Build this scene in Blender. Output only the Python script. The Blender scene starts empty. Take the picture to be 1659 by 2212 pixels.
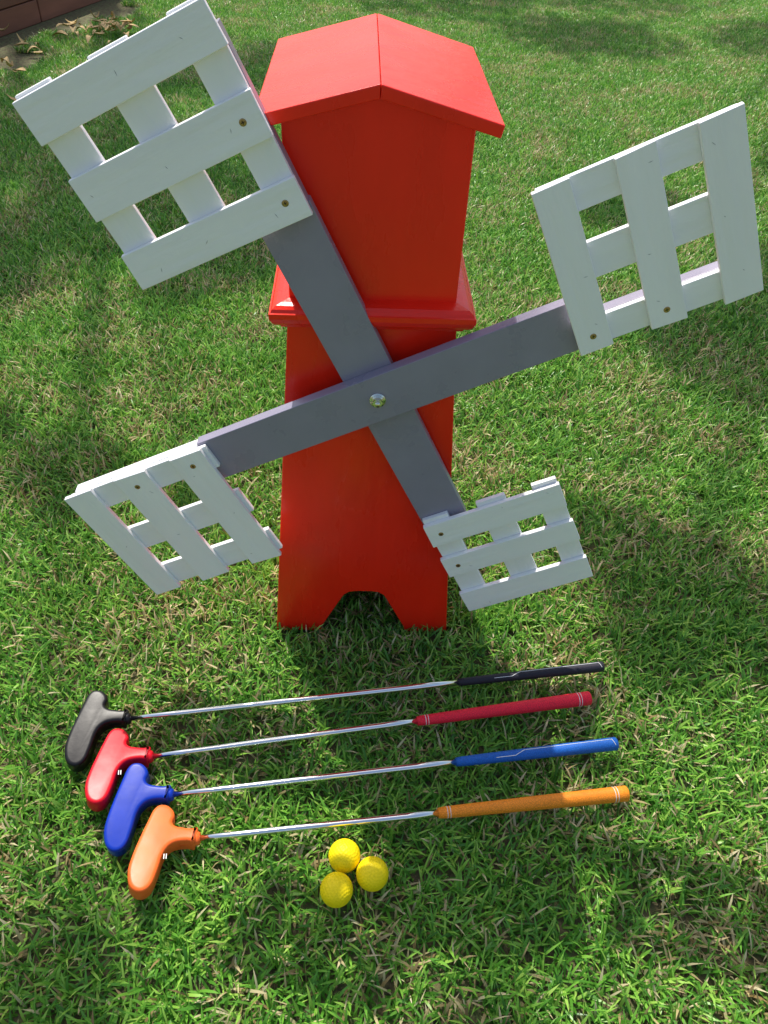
import bpy, bmesh, math, random
import numpy as np
from mathutils import Vector, Matrix
random.seed(7); rng=np.random.default_rng(7)
SC=bpy.context.scene; COL=SC.collection

# ------------------------------------------------------------------ helpers
def mat(name, color=(.5,.5,.5), rough=.5, metal=0., spec=.5, bump=0., bscale=60., bstretch=(1,1,1), var=0., vscale=8., coat=0.):
    m=bpy.data.materials.new(name); m.use_nodes=True; nt=m.node_tree; N=nt.nodes; L=nt.links
    b=N['Principled BSDF']; b.inputs['Roughness'].default_value=rough; b.inputs['Metallic'].default_value=metal
    b.inputs['Specular IOR Level'].default_value=spec; b.inputs['Coat Weight'].default_value=coat
    tc=N.new('ShaderNodeTexCoord')
    mp=N.new('ShaderNodeMapping'); mp.inputs['Scale'].default_value=bstretch; L.new(tc.outputs['Object'],mp.inputs[0])
    b.inputs['Base Color'].default_value=(*color,1)
    if var>0:
        n=N.new('ShaderNodeTexNoise'); n.inputs['Scale'].default_value=vscale; n.inputs['Detail'].default_value=6
        L.new(mp.outputs[0],n.inputs['Vector'])
        r=N.new('ShaderNodeValToRGB'); r.color_ramp.elements[0].position=.3; r.color_ramp.elements[1].position=.7
        r.color_ramp.elements[0].color=(*[c*(1-var) for c in color],1); r.color_ramp.elements[1].color=(*[min(1,c*(1+var)) for c in color],1)
        L.new(n.outputs['Fac'],r.inputs[0]); L.new(r.outputs[0],b.inputs['Base Color'])
        mr=N.new('ShaderNodeMapRange'); mr.inputs['To Min'].default_value=max(0,rough-.1); mr.inputs['To Max'].default_value=min(1,rough+.12)
        L.new(n.outputs['Fac'],mr.inputs['Value']); L.new(mr.outputs[0],b.inputs['Roughness'])
    if bump>0:
        n2=N.new('ShaderNodeTexNoise'); n2.inputs['Scale'].default_value=bscale; n2.inputs['Detail'].default_value=5
        L.new(mp.outputs[0],n2.inputs['Vector'])
        bp=N.new('ShaderNodeBump'); bp.inputs['Strength'].default_value=bump; bp.inputs['Distance'].default_value=.002
        L.new(n2.outputs['Fac'],bp.inputs['Height']); L.new(bp.outputs[0],b.inputs['Normal'])
    return m
def mesh_obj(name, V, F, m=None, parent=None, bevel=0., segs=2, smooth=False):
    me=bpy.data.meshes.new(name); me.from_pydata([tuple(v) for v in V],[],[tuple(f) for f in F]); me.update()
    bm=bmesh.new(); bm.from_mesh(me); bmesh.ops.recalc_face_normals(bm,faces=bm.faces); bm.to_mesh(me); bm.free()
    o=bpy.data.objects.new(name,me); COL.objects.link(o)
    if m: me.materials.append(m)
    if parent: o.parent=parent
    if bevel>0:
        b=o.modifiers.new('b','BEVEL'); b.width=bevel; b.segments=segs; b.limit_method='ANGLE'; b.angle_limit=math.radians(25)
        smooth=True
    if smooth:
        for p in me.polygons: p.use_smooth=True
        if bevel>0:
            w=o.modifiers.new('w','WEIGHTED_NORMAL'); w.keep_sharp=True
    return o
def prism(name, poly, y0, y1, **k):   # poly in (x,z), extruded along y
    n=len(poly); V=[(x,y0,z) for x,z in poly]+[(x,y1,z) for x,z in poly]
    F=[list(range(n)),list(range(2*n-1,n-1,-1))]+[[i,(i+1)%n,n+(i+1)%n,n+i] for i in range(n)]
    return mesh_obj(name,V,F,**k)
def box(name,x0,x1,y0,y1,z0,z1,**k): return prism(name,[(x0,z0),(x1,z0),(x1,z1),(x0,z1)],y0,y1,**k)
def empty(name,loc=(0,0,0),rotz=0):
    e=bpy.data.objects.new(name,None); COL.objects.link(e); e.location=loc; e.rotation_euler=(0,0,rotz); e.empty_display_size=.05; return e
def tube(name, pts, rad, m, parent=None, n=20, cap=True):
    V=[];F=[]; pts=[Vector(p) for p in pts]
    for i,p in enumerate(pts):
        d=(pts[min(i+1,len(pts)-1)]-pts[max(i-1,0)]).normalized()
        up=Vector((0,0,1)) if abs(d.z)<.9 else Vector((0,1,0))
        a=d.cross(up).normalized(); b=d.cross(a).normalized()
        for j in range(n):
            t=2*math.pi*j/n; V.append(p+(a*math.cos(t)+b*math.sin(t))*rad[i])
    for i in range(len(pts)-1):
        for j in range(n):
            F.append((i*n+j,i*n+(j+1)%n,(i+1)*n+(j+1)%n,(i+1)*n+j))
    if cap: F+= [list(range(n)),list(range(len(V)-n,len(V)))]
    return mesh_obj(name,V,F,m,parent,smooth=True)

# ------------------------------------------------------------------ materials
RED=mat('red_paint',(.92,.020,.006),.27,spec=.42,bump=.45,bscale=45,bstretch=(1,1,.3),var=.08,vscale=14)
WHITE=mat('white_paint',(.92,.92,.94),.40,bump=.8,bscale=70,bstretch=(1,1,.12),var=.03,vscale=25)
WHITE2=mat('white_paint_lengthways',(.91,.91,.93),.40,bump=.8,bscale=70,bstretch=(.12,1,1),var=.03,vscale=25)
DENT=mat('paint_dent',(.45,.45,.48),.6)
GREY=mat('grey_paint',(.270,.250,.335),.28,bump=.15,bscale=90,var=.06,vscale=20)
ZINC=mat('zinc',(.72,.74,.66),.22,metal=1,var=.1,vscale=200)
SCREW=mat('brass_screw',(.42,.30,.14),.35,metal=1,var=.3,vscale=900)
DARK=mat('dark_slot',(.02,.018,.015),.7)
CHROME=mat('chrome',(.86,.86,.88),.08,metal=1,bump=.03,bscale=200)
YEL=mat('yellow_foam',(.97,.74,.004),.5,spec=.3,bump=.08,bscale=900,var=.03,vscale=120)
WLINE=mat('white_line',(.8,.8,.78),.5)

# ------------------------------------------------------------------ windmill
WM=empty('mini_golf_windmill',(-.0275,.8549,0),.0575)
B=.151; T=.104; D=.29; ZT=.612
front=[(-B,-.012),(-.073,-.012),(-.070,.002)]
front+=[(-.037,.076),(-.032,.086),(-.024,.093),(-.012,.0955),(.012,.0955),(.026,.093),(.035,.086),(.040,.076)]
front+=[(.073,.002),(.076,-.012),(B,-.012),(T,ZT),(-T,ZT)]
prism('front_panel',front,0,.012,m=RED,parent=WM,bevel=.0016)
prism('back_panel',front,D-.012,D,m=RED,parent=WM,bevel=.0016)
for s,nm in((-1,'side_panel_left'),(1,'side_panel_right')):
    prism(nm,[(s*(B-.001),-.012),(s*(T-.001),ZT-.001),(s*(T-.013),ZT-.001),(s*(B-.013),-.012)],.0122,D-.0122,m=RED,parent=WM)
prof=[(0,.598),(.007,.598),(.009,.602),(.0135,.604),(.017,.608),(.0195,.613),(.0205,.615),(.0205,.6215),(.0185,.6225),(.0165,.626),(.012,.629),(.006,.6305),(-.01,.633)]
V=[];F=[]
for o,z in prof:
    x=T+o+.0005; V+=[(-x,-o-.0005,z),(x,-o-.0005,z),(x,D+o,z),(-x,D+o,z)]
for i in range(len(prof)-1):
    for j in range(4): F.append((4*i+j,4*i+(j+1)%4,4*i+4+(j+1)%4,4*i+4+j))
F.append([len(V)-4,len(V)-3,len(V)-2,len(V)-1]); F.append([3,2,1,0])
mesh_obj('waist_molding',V,F,RED,WM)
X=.1015
prism('upper_box',[(-X,.628),(X,.628),(X,.834),(0,.8585),(-X,.834)],.003,D-.005,m=RED,parent=WM,bevel=.0016)
R0=.128
for s,nm in((-1,'roof_left'),(1,'roof_right')):
    prism(nm,[(s*.0002,.8740),(s*R0,.8405),(s*(R0-.0030),.8275),(s*.0002,.8600)],-.018-.0006*(s>0),.299,m=RED,parent=WM,bevel=.0016)
# rotor
RB=(.009,.514); TH=math.radians(25.8)
rot=empty('rotor'); rot.parent=WM; rot.location=(RB[0],0,RB[1])
def arm_parent(nm,ang):
    e=empty(nm); e.parent=rot; e.rotation_euler=(0,-ang,0); return e   # local x = outwards, local z = ccw side
HW=.0335
for nm,ang,yf in(('arm_rear',TH+math.pi/2,-.022),('arm_front',TH,-.038)):
    e=arm_parent(nm,ang)
    h=[(.438,-.0315),(.438,.007),(.257,.007),(.257,HW)]
    poly=[(.257,-HW),(.257,-.0315)]+h
    if nm=='arm_rear': poly=poly+[(-a,-b) for a,b in poly]
    else: poly=poly+[(-.250,HW),(-.250,-HW)]
    prism(nm+'_board',poly,yf,yf+.016,m=GREY,parent=e,bevel=.0012)
    if nm=='arm_front': box(nm+'_tip',-.452,-.2504,yf,yf+.0158,-.007,.0310,m=WHITE2,parent=e,bevel=.0012)
P={
'UL':(TH+math.pi/2,-.022,[(.247,.291),(.333,.379),(.418,.461)],.183,[(-.031,.007),(.051,.095),(.139,.180)],(.252,.4635)),
'R':(TH,-.038,[(.253,.294),(.338,.381),(.422,.464)],.180,[(-.030,.007),(.056,.101),(.138,.178)],(.257,.461)),
'LR':(TH-math.pi/2,-.022,[(.240,.287),(.318,.362),(.406,.455)],.177,[(-.030,.010),(.054,.098),(.138,.174)],(.2335,.450)),
'L':(TH+math.pi,-.038,[(.242,.291),(.332,.380),(.420,.464)],.190,[(-.030,.008),(.055,.099),(.140,.184)],(.238,.459))}
for k,(ang,yf,sl,s,cr,ca) in P.items():
    nm={'UL':'paddle_a','R':'paddle_b','LR':'paddle_c','L':'paddle_d'}[k]
    e=arm_parent(nm,ang)
    for i,(b0,b1) in enumerate(cr):
        box(f'{nm}_cross_slat_{i}',ca[0]+random.uniform(-.001,.001),ca[1]+random.uniform(-.001,.001),yf-.0072,yf-.0002,b0,b1,m=WHITE2,parent=e,bevel=.0010)
    for i,(a0,a1) in enumerate(sl):
        j=lambda:random.uniform(-.0012,.0012)
        prism(f'{nm}_slat_{i}',[(a0+j(),-.033+j()),(a1+j(),-.033+j()),(a1+j(),s+j()),(a0+j(),s+j())],yf-.0146,yf-.0074,m=WHITE,parent=e,bevel=.0010)
        for q,(b0,b1) in enumerate(cr):
            if random.random()<.8:
                cx=random.uniform(a0+.008,a1-.008); cz=random.uniform(b0+.008,b1-.008) if q else b1-.004; al=random.uniform(-1,1); l=random.uniform(.0015,.0035); w_=.0003
                ux,uz=math.cos(al),math.sin(al)
                prism(f'{nm}_dent_{i}_{q}',[(cx-ux*l,cz-uz*l),(cx-uz*w_,cz+ux*w_),(cx+ux*l,cz+uz*l),(cx+uz*w_*2,cz-ux*w_*2)],yf-.01475,yf-.0146,m=DENT,parent=e)
        if i<2:
            cx=(a0+a1)/2; cz=-.012
            t=tube(f'{nm}_screw_{i}',[(cx,yf-.0142,cz),(cx,yf-.0149,cz),(cx,yf-.0151,cz)],[.0038,.0038,.0028],SCREW,e,n=18)
            for q in(0,1):
                w=.0019,.0004
                box(f'{nm}_screw_{i}_slot_{q}',cx-w[q],cx+w[q],yf-.0153-.0001*q,yf-.0150,cz-w[1-q],cz+w[1-q],m=DARK,parent=e)
# bolt
def ybolt(nm,r0,y0,y1,n,mm,r1=None):
    return tube(nm,[(0,y0,0),(0,y1,0)],[r0,r1 or r0],mm,rot,n=n)
ybolt('axle',.005,-.045,.02,20,ZINC)
ybolt('washer',.0105,-.0398,-.0382,36,ZINC)
ybolt('washer_small',.0080,-.0412,-.0399,36,ZINC)
hx=ybolt('hex_nut',.0066,-.0465,-.0413,6,ZINC)
for p in hx.data.polygons: p.use_smooth=False
ybolt('bolt_tip',.0037,-.0500,-.0466,20,ZINC)
ybolt('spacer',.009,-.006,.0005,24,ZINC)

# ------------------------------------------------------------------ putters
OUTL=[(-.231,.4665),(-.242,.4655),(-.252,.4655),(-.262,.4665),(-.2675,.471),(-.2665,.480),(-.271,.489),(-.281,.4955),(-.2925,.4945),(-.299,.486),(-.302,.470),(-.3055,.447),(-.3085,.420),(-.3085,.398),(-.302,.380),(-.292,.3715),(-.281,.3715),(-.2725,.381),(-.2695,.402),(-.2685,.422),(-.265,.4335),(-.257,.4415),(-.242,.4455),(-.231,.4465)]
tip0=Vector((-.2295,.4565)); a0=math.atan2(.515-.456,.330)
loc=[]
for x,y in OUTL:
    v=Vector((x,y))-tip0; loc.append((v.x*math.cos(-a0)-v.y*math.sin(-a0), v.x*math.sin(-a0)+v.y*math.cos(-a0)))
def catmull(P,n=4):
    out=[];m=len(P)
    for i in range(m):
        p0,p1,p2,p3=[np.array(P[(i+k)%m]) for k in(-1,0,1,2)]
        if i==m-1: out.append(tuple(p1)); continue
        for k in range(n):
            t=k/n; out.append(tuple(.5*((2*p1)+(-p0+p2)*t+(2*p0-5*p1+4*p2-p3)*t*t+(-p0+3*p1-3*p2+p3)*t**3)))
    return out
headpoly=catmull(loc)
def gripmat(nm,c,hon):
    m=bpy.data.materials.new(nm); m.use_nodes=True; nt=m.node_tree;N=nt.nodes;L=nt.links
    b=N['Principled BSDF']; b.inputs['Roughness'].default_value=.55; b.inputs['Specular IOR Level'].default_value=.3
    tc=N.new('ShaderNodeTexCoord'); v=N.new('ShaderNodeTexVoronoi'); v.inputs['Scale'].default_value=hon; v.feature='DISTANCE_TO_EDGE'
    mp=N.new('ShaderNodeMapping'); mp.inputs['Scale'].default_value=(.6,1,1)
    L.new(tc.outputs['Object'],mp.inputs[0]); L.new(mp.outputs[0],v.inputs['Vector'])
    r=N.new('ShaderNodeValToRGB'); r.color_ramp.elements[0].position=.02; r.color_ramp.elements[1].position=.16
    r.color_ramp.elements[0].color=(*[x*.72 for x in c],1); r.color_ramp.elements[1].color=(*c,1)
    L.new(v.outputs['Distance'],r.inputs[0]); L.new(r.outputs[0],b.inputs['Base Color'])
    bp=N.new('ShaderNodeBump'); bp.inputs['Strength'].default_value=.5; bp.inputs['Distance'].default_value=.0006
    L.new(v.outputs['Distance'],bp.inputs['Height']); L.new(bp.outputs[0],b.inputs['Normal'])
    return m
PT=[('black',(-.375,.634),(.137,.736),(.381,.782),(.0062,.0088),(.010,.010,.013),(.026,.024,.036),0),
    ('red',(-.325,.573),(.070,.660),(.349,.718),(.0078,.0112),(.70,.008,.022),(.98,.020,.050),1),
    ('blue',(-.281,.516),(.129,.592),(.378,.638),(.0070,.0100),(.006,.038,.40),(.014,.13,.52),0),
    ('orange',(-.230,.456),(.101,.515),(.379,.557),(.0080,.0112),(.98,.16,.03),(1.0,.30,.02),1)]
for nm,tp,gs,ge,gr,hc,gc,ring in PT:
    d=Vector((ge[0]-tp[0],ge[1]-tp[1])); Ltot=d.length; ang=math.atan2(d.y,d.x)
    Lg=(Vector(gs)-Vector(tp)).length
    e=empty(nm+'_putter',(tp[0],tp[1],.0225),ang)
    HM=mat(nm+'_rubber',hc,.34,spec=.22,bump=.12,bscale=45,var=.12,vscale=30)
    zt,zb=.0110,-.016
    n=len(headpoly); cxy=np.array(headpoly)
    nrm=np.zeros_like(cxy)
    for i in range(n):
        tg=cxy[(i+1)%n]-cxy[(i-1)%n]; tg/=np.linalg.norm(tg); nrm[i]=(tg[1],-tg[0])
    ar=lambda c: abs(0.5*np.sum(c[:,0]*np.roll(c[:,1],-1)-np.roll(c[:,0],-1)*c[:,1]))
    if ar(cxy+nrm*.004)>ar(cxy): nrm=-nrm     # inwards
    cxy=cxy+nrm*.0006
    rings=[(.003,zb),(.0,zb+.004),(0,zt-.0055),(.0003,zt-.0035),(.0010,zt-.0018),(.0022,zt-.0007),(.0036,zt-.0002),(.0055,zt)]
    V=[];F=[]
    for ins,z in rings: V+=[(x,y,z) for x,y in cxy+nrm*ins]
    for r_ in range(len(rings)-1):
        for i in range(n): F.append((r_*n+i,r_*n+(i+1)%n,(r_+1)*n+(i+1)%n,(r_+1)*n+i))
    F.append(list(range(n))); F.append(list(range((len(rings)-1)*n,len(rings)*n)))
    o=mesh_obj(nm+'_head',V,F,HM,e,smooth=True)
    tl={'black':(5,4),'red':(-4,6),'blue':(6,3),'orange':(-6,7)}[nm]
    o.rotation_euler=(math.radians(tl[0]),math.radians(tl[1]),0)
    tube(nm+'_hosel',[(-.03,0,0),(-.004,0,0),(.0,0,0),(.003,0,0)],[.0088,.0092,.0090,.0072],HM,e,n=28)
    pts=[];rad=[]
    st=7
    for i in range(st):
        xa=.0+(Lg+.004)*i/st; xb=.0+(Lg+.004)*(i+1)/st
        rr=.0041+.0010*i/(st-1)
        pts+=[(xa,0,0),(xb-.003,0,0)];rad+=[rr,rr]
    tube(nm+'_shaft',pts,rad,CHROME,e,n=24)
    Lq=Ltot-Lg; GM=gripmat(nm+'_grip_rubber',gc,420)
    pts=[];rad=[]
    for i in range(25):
        t=i/24; pts.append((Lg+Lq*t,0,0)); rad.append((gr[0]+(gr[1]-gr[0])*t**.85))
    rad[0]*=.9; pts.append((Ltot+.0015,0,0)); rad.append(gr[1]*.86); pts.append((Ltot+.002,0,0)); rad.append(gr[1]*.5)
    tube(nm+'_grip',pts,rad,GM,e,n=40)
    def gradius(t): return gr[0]+(gr[1]-gr[0])*t**.85
    if ring:
        for q,t in enumerate((.045,.06,.93,.945)):
            xx=Lg+Lq*t; R=gradius(t)+.00025
            tube(f'{nm}_grip_ring_{q}',[(xx-.0004,0,0),(xx+.0004,0,0)],[R,R],WLINE,e,n=40)
        for q in range(2):
            mk=box(f'{nm}_head_mark_{q}',-.0006,.0006,-.0035,.0035,0,.0006,m=WLINE,parent=o)
            mk.location=(-.0430+.0030*q,-.0295,zt-.0007)
    else:
        for q,(t0,t1,f0,f1) in enumerate([(.42,.97,.35,.35),(.97,.985,.35,-.7),(.36,.42,-.5,.35),(.24,.36,-.5,-.5)]):
            pp=[]
            for i in range(12):
                u=i/11; t=t0+(t1-t0)*u; fi=math.radians(90)+(f0+(f1-f0)*u); R=gradius(t)+.0001
                pp.append((Lg+Lq*t, R*math.cos(fi)*-1, R*math.sin(fi)))
            tube(f'{nm}_grip_line_{q}',pp,[.0005]*12,WLINE,e,n=6)

# ------------------------------------------------------------------ golf balls
def ball(loc,r,seed):
    bm=bmesh.new(); bmesh.ops.create_icosphere(bm,subdivisions=6,radius=1)
    co=np.array([v.co[:] for v in bm.verts]); co/=np.linalg.norm(co,axis=1)[:,None]
    N=320; i=np.arange(N)+.5; ph=np.arccos(1-2*i/N); th=math.pi*(1+5**.5)*i
    C=np.stack([np.cos(th)*np.sin(ph),np.sin(th)*np.sin(ph),np.cos(ph)],1)
    dmin=np.arccos(np.clip((co@C.T).max(1),-1,1)); a=.092
    dep=np.where(dmin<a,(1-(dmin/a)**2)*.020,0)
    co=co*(1-dep)[:,None]*r
    for v,c in zip(bm.verts,co): v.co=c
    me=bpy.data.meshes.new('golf_ball'); bm.to_mesh(me); bm.free()
    for p in me.polygons: p.use_smooth=True
    me.materials.append(YEL); o=bpy.data.objects.new('golf_ball',me); COL.objects.link(o); o.location=loc; o.rotation_euler=(seed,seed*2.1,seed*.7)
for i,(x,y) in enumerate([(-.0275,.4435),(-.0345,.3985),(.0118,.4215)]): ball((x,y,.0225),.0218,i*1.3+.4)

# ------------------------------------------------------------------ ground + grass
def ramp(N,stops):
    r=N.new('ShaderNodeValToRGB'); cr=r.color_ramp
    while len(cr.elements)<len(stops): cr.elements.new(.5)
    for e,(p,c) in zip(cr.elements,stops): e.position=p; e.color=(*c,1)
    return r
gm=bpy.data.materials.new('ground'); gm.use_nodes=True; nt=gm.node_tree;N=nt.nodes;L=nt.links
b=N['Principled BSDF']; b.inputs['Roughness'].default_value=.9
geo=N.new('ShaderNodeNewGeometry')
n1=N.new('ShaderNodeTexNoise'); n1.inputs['Scale'].default_value=60; n1.inputs['Detail'].default_value=8; L.new(geo.outputs['Position'],n1.inputs['Vector'])
r1=ramp(N,[(.3,(.06,.05,.025)),(.5,(.13,.11,.05)),(.62,(.10,.13,.04)),(.75,(.26,.21,.11))]); L.new(n1.outputs['Fac'],r1.inputs[0])
n2=N.new('ShaderNodeTexNoise'); n2.inputs['Scale'].default_value=1.3; n2.inputs['Detail'].default_value=6; L.new(geo.outputs['Position'],n2.inputs['Vector'])
r2=ramp(N,[(.35,(.06,.12,.02)),(.65,(.11,.17,.04))]); L.new(n2.outputs['Fac'],r2.inputs[0])
ln=N.new('ShaderNodeVectorMath'); ln.operation='LENGTH'; L.new(geo.outputs['Position'],ln.inputs[0])
mr=N.new('ShaderNodeMapRange'); mr.inputs['From Min'].default_value=7; mr.inputs['From Max'].default_value=9; L.new(ln.outputs['Value'],mr.inputs['Value'])
mx=N.new('ShaderNodeMix'); mx.data_type='RGBA'; L.new(mr.outputs[0],mx.inputs[0]); L.new(r1.outputs[0],mx.inputs[6]); L.new(r2.outputs[0],mx.inputs[7]); L.new(mx.outputs[2],b.inputs['Base Color'])
bp=N.new('ShaderNodeBump'); bp.inputs['Distance'].default_value=.01; L.new(n1.outputs['Fac'],bp.inputs['Height']); L.new(bp.outputs[0],b.inputs['Normal'])
g=mesh_obj('ground',[(-150,-150,-.02),(150,-150,-.02),(150,150,-.02),(-150,150,-.02)],[(0,1,2,3)],gm)

gr=bpy.data.materials.new('grass_blades'); gr.use_nodes=True; nt=gr.node_tree;N=nt.nodes;L=nt.links
b=N['Principled BSDF']; out=N['Material Output']; b.inputs['Roughness'].default_value=.38; b.inputs['Specular IOR Level'].default_value=.5
at=N.new('ShaderNodeAttribute'); at.attribute_name='rnd'
sep=N.new('ShaderNodeSeparateColor'); L.new(at.outputs['Color'],sep.inputs[0])
geo=N.new('ShaderNodeNewGeometry')
nz=N.new('ShaderNodeTexNoise'); nz.inputs['Scale'].default_value=4.2; nz.inputs['Detail'].default_value=5; nz.inputs['Roughness'].default_value=.6; L.new(geo.outputs['Position'],nz.inputs['Vector'])
grn=ramp(N,[(0,(.055,.19,.018)),(.35,(.115,.34,.035)),(.7,(.225,.50,.06)),(1,(.40,.63,.11))]); L.new(sep.outputs['Red'],grn.inputs[0])
dry=ramp(N,[(0,(.30,.20,.08)),(.5,(.57,.46,.23)),(1,(.78,.69,.42))]); L.new(sep.outputs['Blue'],dry.inputs[0])
thr=N.new('ShaderNodeMapRange'); thr.inputs['From Min'].default_value=.44; thr.inputs['From Max'].default_value=.68; thr.inputs['To Min'].default_value=.955; thr.inputs['To Max'].default_value=.42
L.new(nz.outputs['Fac'],thr.inputs['Value'])
cmp=N.new('ShaderNodeMath'); cmp.operation='GREATER_THAN'; L.new(sep.outputs['Green'],cmp.inputs[0]); L.new(thr.outputs[0],cmp.inputs[1])
mx=N.new('ShaderNodeMix'); mx.data_type='RGBA'; L.new(cmp.outputs[0],mx.inputs[0]); L.new(grn.outputs[0],mx.inputs[6]); L.new(dry.outputs[0],mx.inputs[7])
L.new(mx.outputs[2],b.inputs['Base Color'])
tr=N.new('ShaderNodeBsdfTranslucent')
L.new(mx.outputs[2],tr.inputs[0])
ms=N.new('ShaderNodeMixShader'); ms.inputs[0].default_value=.3; L.new(b.outputs[0],ms.inputs[1]); L.new(tr.outputs[0],ms.inputs[2]); L.new(ms.outputs[0],out.inputs['Surface'])

pc=bpy.data.collections.new('grass_clumps')   # instance source
PS=.42
def patch(i,nb):
    x=rng.uniform(-PS/2,PS/2,nb); y=rng.uniform(-PS/2,PS/2,nb)
    az=rng.uniform(0,2*np.pi,nb); ln_=rng.uniform(.020,.047,nb); w=rng.uniform(.0009,.0019,nb)
    lean=rng.uniform(.2,1.1,nb); curl=rng.uniform(.0,1.1,nb)
    S=3; V=np.zeros((nb,2*S+1,3)); px=x.copy();py=y.copy();pz=np.full(nb,-.021)+rng.uniform(0,.006,nb)
    side=np.stack([-np.sin(az),np.cos(az)],1); tw=rng.uniform(-.7,.7,nb)
    for s in range(S+1):
        t=s/S; ww=w*((1.0,1.15,1.,0)[s])
        if s<S:
            for q,sg in((0,-1),(1,1)):
                V[:,2*s+q,0]=px+side[:,0]*ww*sg*np.cos(tw); V[:,2*s+q,1]=py+side[:,1]*ww*sg*np.cos(tw); V[:,2*s+q,2]=pz+sg*ww*np.sin(tw)
        else: V[:,2*S,0]=px;V[:,2*S,1]=py;V[:,2*S,2]=pz
        a=lean+curl*t; st=ln_/S
        px=px+np.cos(az)*np.sin(a)*st; py=py+np.sin(az)*np.sin(a)*st; pz=pz+np.cos(a)*st
    zc=.013+rng.uniform(-.004,.006,(nb,1)); V[:,:,2]=np.where(V[:,:,2]>zc,zc+(V[:,:,2]-zc)*.25,V[:,:,2])
    base=(np.arange(nb)*(2*S+1))[:,None]
    quads=np.concatenate([base+np.array([[2*s,2*s+1,2*s+3,2*s+2]]) for s in range(S-1)],0)
    tris=base+np.array([[2*S-2,2*S-1,2*S]])
    me=bpy.data.meshes.new(f'grass_clump_{i}')
    nq,ntn=len(quads),len(tris)
    me.vertices.add(nb*(2*S+1)); me.vertices.foreach_set('co',V.ravel())
    me.loops.add(nq*4+ntn*3); me.loops.foreach_set('vertex_index',np.concatenate([quads.ravel(),tris.ravel()]).astype(np.int32))
    me.polygons.add(nq+ntn); me.polygons.foreach_set('loop_start',np.concatenate([np.arange(nq)*4,nq*4+np.arange(ntn)*3]).astype(np.int32))
    me.update(calc_edges=True)
    me.polygons.foreach_set('use_smooth',np.ones(nq+ntn,bool))
    ca=me.color_attributes.new('rnd','FLOAT_COLOR','POINT')
    c=np.ones((nb,4)); c[:,:3]=rng.uniform(0,1,(nb,3)); ca.data.foreach_set('color',np.repeat(c,2*S+1,axis=0).ravel())
    me.materials.append(gr)
    o=bpy.data.objects.new(f'grass_clump_{i}',me); pc.objects.link(o)
for i in range(5): patch(i,5200)
pts=[];step=.40
yy=-.5
while yy<8.6:
    xx=-.9-.45*max(yy,.5)-.2+random.uniform(0,.2)
    while xx<1.1+.45*max(yy,.5)+.2:
        px_,py_=xx+random.uniform(-.01,.01),yy+random.uniform(-.01,.01)
        edge=-2.241+(py_-4.78)*.227
        if px_>edge+.30: pts.append((px_,py_,0))
        xx+=step
    yy+=step
me=bpy.data.meshes.new('grass'); me.from_pydata(pts,[],[])
ra=me.attributes.new('rz','FLOAT','POINT'); ra.data.foreach_set('value',np.array([random.randrange(4)*math.pi/2 for _ in pts],dtype=np.float32))
ia=me.attributes.new('ii','INT','POINT'); ia.data.foreach_set('value',np.array([random.randrange(5) for _ in pts],dtype=np.int32))
go=bpy.data.objects.new('grass',me); COL.objects.link(go)
ng=bpy.data.node_groups.new('grass_scatter','GeometryNodeTree')
ng.interface.new_socket('Geometry',in_out='INPUT',socket_type='NodeSocketGeometry'); ng.interface.new_socket('Geometry',in_out='OUTPUT',socket_type='NodeSocketGeometry')
N=ng.nodes;L=ng.links
gi=N.new('NodeGroupInput');gou=N.new('NodeGroupOutput')
ci=N.new('GeometryNodeCollectionInfo'); ci.inputs['Collection'].default_value=pc; ci.inputs['Separate Children'].default_value=True; ci.inputs['Reset Children'].default_value=True
ip=N.new('GeometryNodeInstanceOnPoints'); ip.inputs['Pick Instance'].default_value=True
na=N.new('GeometryNodeInputNamedAttribute'); na.data_type='FLOAT'; na.inputs['Name'].default_value='rz'
nb_=N.new('GeometryNodeInputNamedAttribute'); nb_.data_type='INT'; nb_.inputs['Name'].default_value='ii'
cx=N.new('ShaderNodeCombineXYZ'); L.new(na.outputs[0],cx.inputs['Z'])
L.new(gi.outputs[0],ip.inputs['Points']); L.new(ci.outputs[0],ip.inputs['Instance']); L.new(nb_.outputs[0],ip.inputs['Instance Index']); L.new(cx.outputs[0],ip.inputs['Rotation'])
L.new(ip.outputs[0],gou.inputs[0])
md=go.modifiers.new('scatter','NODES'); md.node_group=ng

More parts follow.
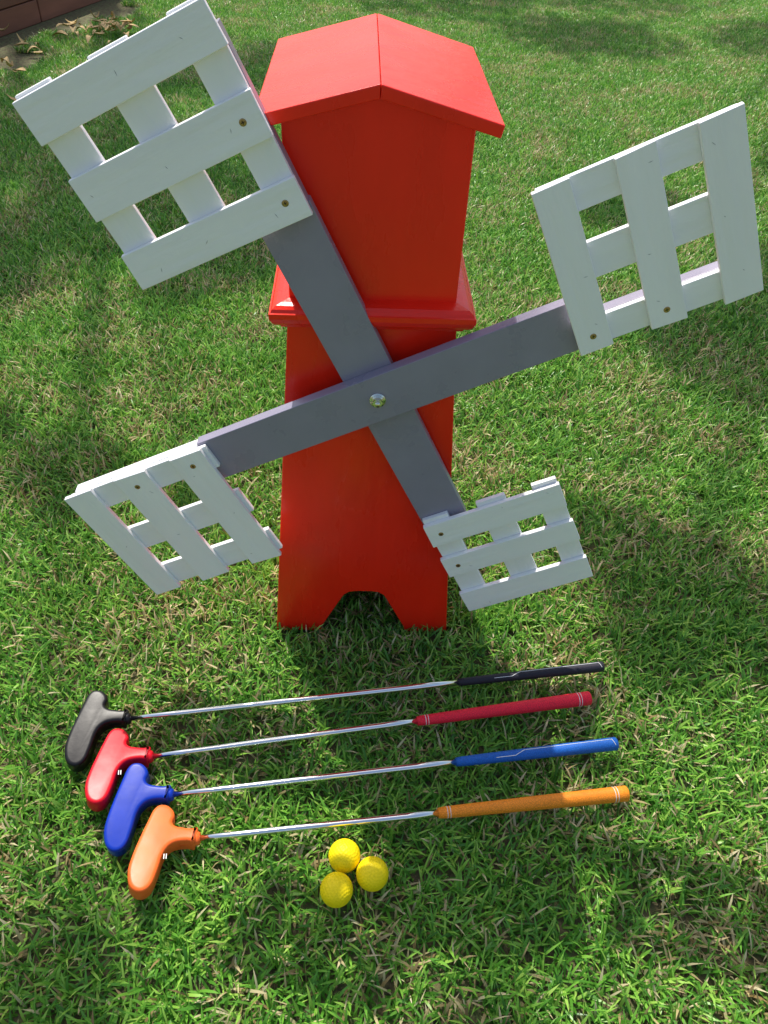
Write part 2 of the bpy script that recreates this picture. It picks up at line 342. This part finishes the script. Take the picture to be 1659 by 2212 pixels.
# ------------------------------------------------------------------ timber edging + dry leaves
TIM=mat('timber',(.26,.10,.06),.8,bump=.8,bscale=30,bstretch=(1,.15,1),var=.35,vscale=10)
TE=empty('timber_retaining_wall',(-2.241,4.78,-.02),-math.atan2(.165,.727))
for i,(z0,z1) in enumerate(((0,.115),(.12,.235),(.24,.355))):
    for j in range(3):
        box(f'sleeper_{i}_{j}',-.11+.002*i,0+.003*(i%2),-1.6+2.0*j+.3*(i%2),.39+2.0*j+.3*(i%2),z0,z1,m=TIM,parent=TE,bevel=.006)
LM=mat('dry_leaf',(.50,.34,.14),.7,var=.35,vscale=30)
V=[];F=[]
for i in range(64):
    if i<40: cx_,cy_=-1.70+random.gauss(0,.085),4.90+random.gauss(0,.11)
    else: cx_,cy_=-1.95+random.gauss(0,.18),4.2+random.gauss(0,.6)
    a=random.uniform(0,6.28); l=random.uniform(.03,.09); wd=l*random.uniform(.16,.3); z=random.uniform(.015,.05 if i<40 else .02); k=random.uniform(-.03,.04)
    b0=len(V)
    for s in range(6):
        t=s/5; ww=wd*math.sin(math.pi*min(.97,max(.03,t)))**.8
        for sg in(-1,0,1):
            X_=(t-.5)*l; Y_=sg*ww; Z_=z+abs(sg)*ww*.5+k*(t-.5)**2*4+.012*t
            V.append((cx_+X_*math.cos(a)-Y_*math.sin(a),cy_+X_*math.sin(a)+Y_*math.cos(a),Z_))
    for s in range(5):
        for q in(0,1): F.append((b0+3*s+q,b0+3*s+q+1,b0+3*s+4+q,b0+3*s+3+q))
mesh_obj('dry_leaves',V,F,LM,smooth=True)

# ------------------------------------------------------------------ sun direction
EL=math.radians(58); hx_,hy_=-.38,.925
S=Vector((hx_*math.cos(EL),hy_*math.cos(EL),math.sin(EL))).normalized()

# ------------------------------------------------------------------ shade trees (beyond the top of the frame)
BARK=mat('bark',(.11,.08,.055),.9,bump=1,bscale=20,var=.3,vscale=9)
LEAF=mat('leaf',(.06,.12,.02),.5,var=.4,vscale=3)
def tree(name,base,clumps,trunk_h):
    e=empty(name,base)
    top=Vector((.1,0,trunk_h))
    tube(name+'_trunk',[(0,0,-.1),(.03,.02,trunk_h*.35),(-.04,.03,trunk_h*.7),top],[.24,.18,.15,.11],BARK,e,n=16)
    V=[];F=[]
    for ci_,(c,r,n) in enumerate(clumps):
        c=Vector(c)-Vector(base)
        mid=(top+c)/2+Vector((random.uniform(-.3,.3),random.uniform(-.3,.3),.35))
        tube(f'{name}_limb_{ci_}',[top-Vector((0,0,.3)),mid,c],[.045,.022,.008],BARK,e,n=8)
        for i in range(n):
            d=Vector((random.gauss(0,1),random.gauss(0,1),random.gauss(0,1))).normalized()*r*random.random()**.5
            d.z*=.7; p=c+d
            u=Vector((random.gauss(0,1),random.gauss(0,1),random.gauss(0,1))).normalized(); v=u.orthogonal().normalized()
            l=random.uniform(.05,.10); b0=len(V)
            V+= [p-u*l,p+v*l*.45,p+u*l,p-v*l*.45]; F.append((b0,b0+1,b0+2,b0+3))
    me=bpy.data.meshes.new(name+'_foliage'); me.from_pydata([tuple(v) for v in V],[],F); me.materials.append(LEAF)
    o=bpy.data.objects.new(name+'_foliage',me); COL.objects.link(o); o.parent=e
def above(gx,gy,Hh): k=Hh/S.z; return (gx+S.x*k,gy+S.y*k,Hh)
shade=[ # ground x, y, radius, leaf count, height
(-1.6,3.2,.76,1250,7.4),(-.85,2.75,.52,800,7.0),(-2.6,4.6,.9,950,7.8),(-.9,4.4,.6,600,7.7),(-1.25,2.25,.34,400,6.8),(-.60,2.28,.26,270,6.9),
(.95,1.92,.28,340,7.2),(1.40,2.25,.38,480,7.5),(.80,2.85,.25,190,7.5),(1.9,3.2,.42,430,7.8),(1.1,5.5,.6,650,8.0),(2.5,5.6,.7,750,8.2),(.2,6.4,.7,600,8.3),(1.3,7.0,.8,750,8.4),
(-1.0,1.32,.17,200,6.5),(-.68,1.23,.12,120,6.6),(-.40,1.17,.07,30,6.6),
(.44,1.12,.10,90,6.6),(.60,1.02,.13,170,6.7),(.80,.89,.16,240,6.7),(.50,.86,.08,70,6.6),
(-.4,.20,.13,120,6.4),(.15,.17,.10,70,6.4)]
cl=[(above(x,y,h_),r,n) for x,y,r,n,h_ in shade]
left=[c for c in cl if c[0][0]<-1.6]; right=[c for c in cl if c[0][0]>=-1.6]
tree('shade_tree',(-4.2,11.6,-.02),left,6.2)
tree('shade_tree.001',(2.2,12.6,-.02),right,6.5)

# ------------------------------------------------------------------ light, sky, camera
w=bpy.data.worlds.new('World'); SC.world=w; w.use_nodes=True; nt=w.node_tree
sky=nt.nodes.new('ShaderNodeTexSky'); sky.sky_type='NISHITA'; sky.sun_disc=False; sky.sun_elevation=EL; sky.sun_rotation=math.atan2(S.x,S.y)%(2*math.pi)
sky.dust_density=3.5; sky.air_density=1.5; sky.ozone_density=1.6
bg=nt.nodes['Background']; bg.inputs['Strength'].default_value=.15; nt.links.new(sky.outputs[0],bg.inputs[0])
sd=bpy.data.lights.new('sun','SUN'); sd.energy=5.0; sd.angle=math.radians(.53); sd.color=(1,.95,.86)
so=bpy.data.objects.new('sun',sd); COL.objects.link(so); so.rotation_euler=S.to_track_quat('Z','Y').to_euler(); so.location=(0,0,8)
cd=bpy.data.cameras.new('camera'); co=bpy.data.objects.new('camera',cd); COL.objects.link(co)
cd.sensor_fit='VERTICAL'; cd.sensor_height=36; cd.sensor_width=27; cd.lens=1671/2212*36; cd.clip_start=.01; cd.clip_end=600
co.matrix_world=Matrix.Translation((0,0,1.09))@Matrix.Rotation(math.pi/2-.7571,4,'X')@Matrix.Rotation(.0565,4,'Z')
SC.camera=co
SC.view_settings.view_transform='Standard'; SC.view_settings.look='None'; SC.view_settings.exposure=0
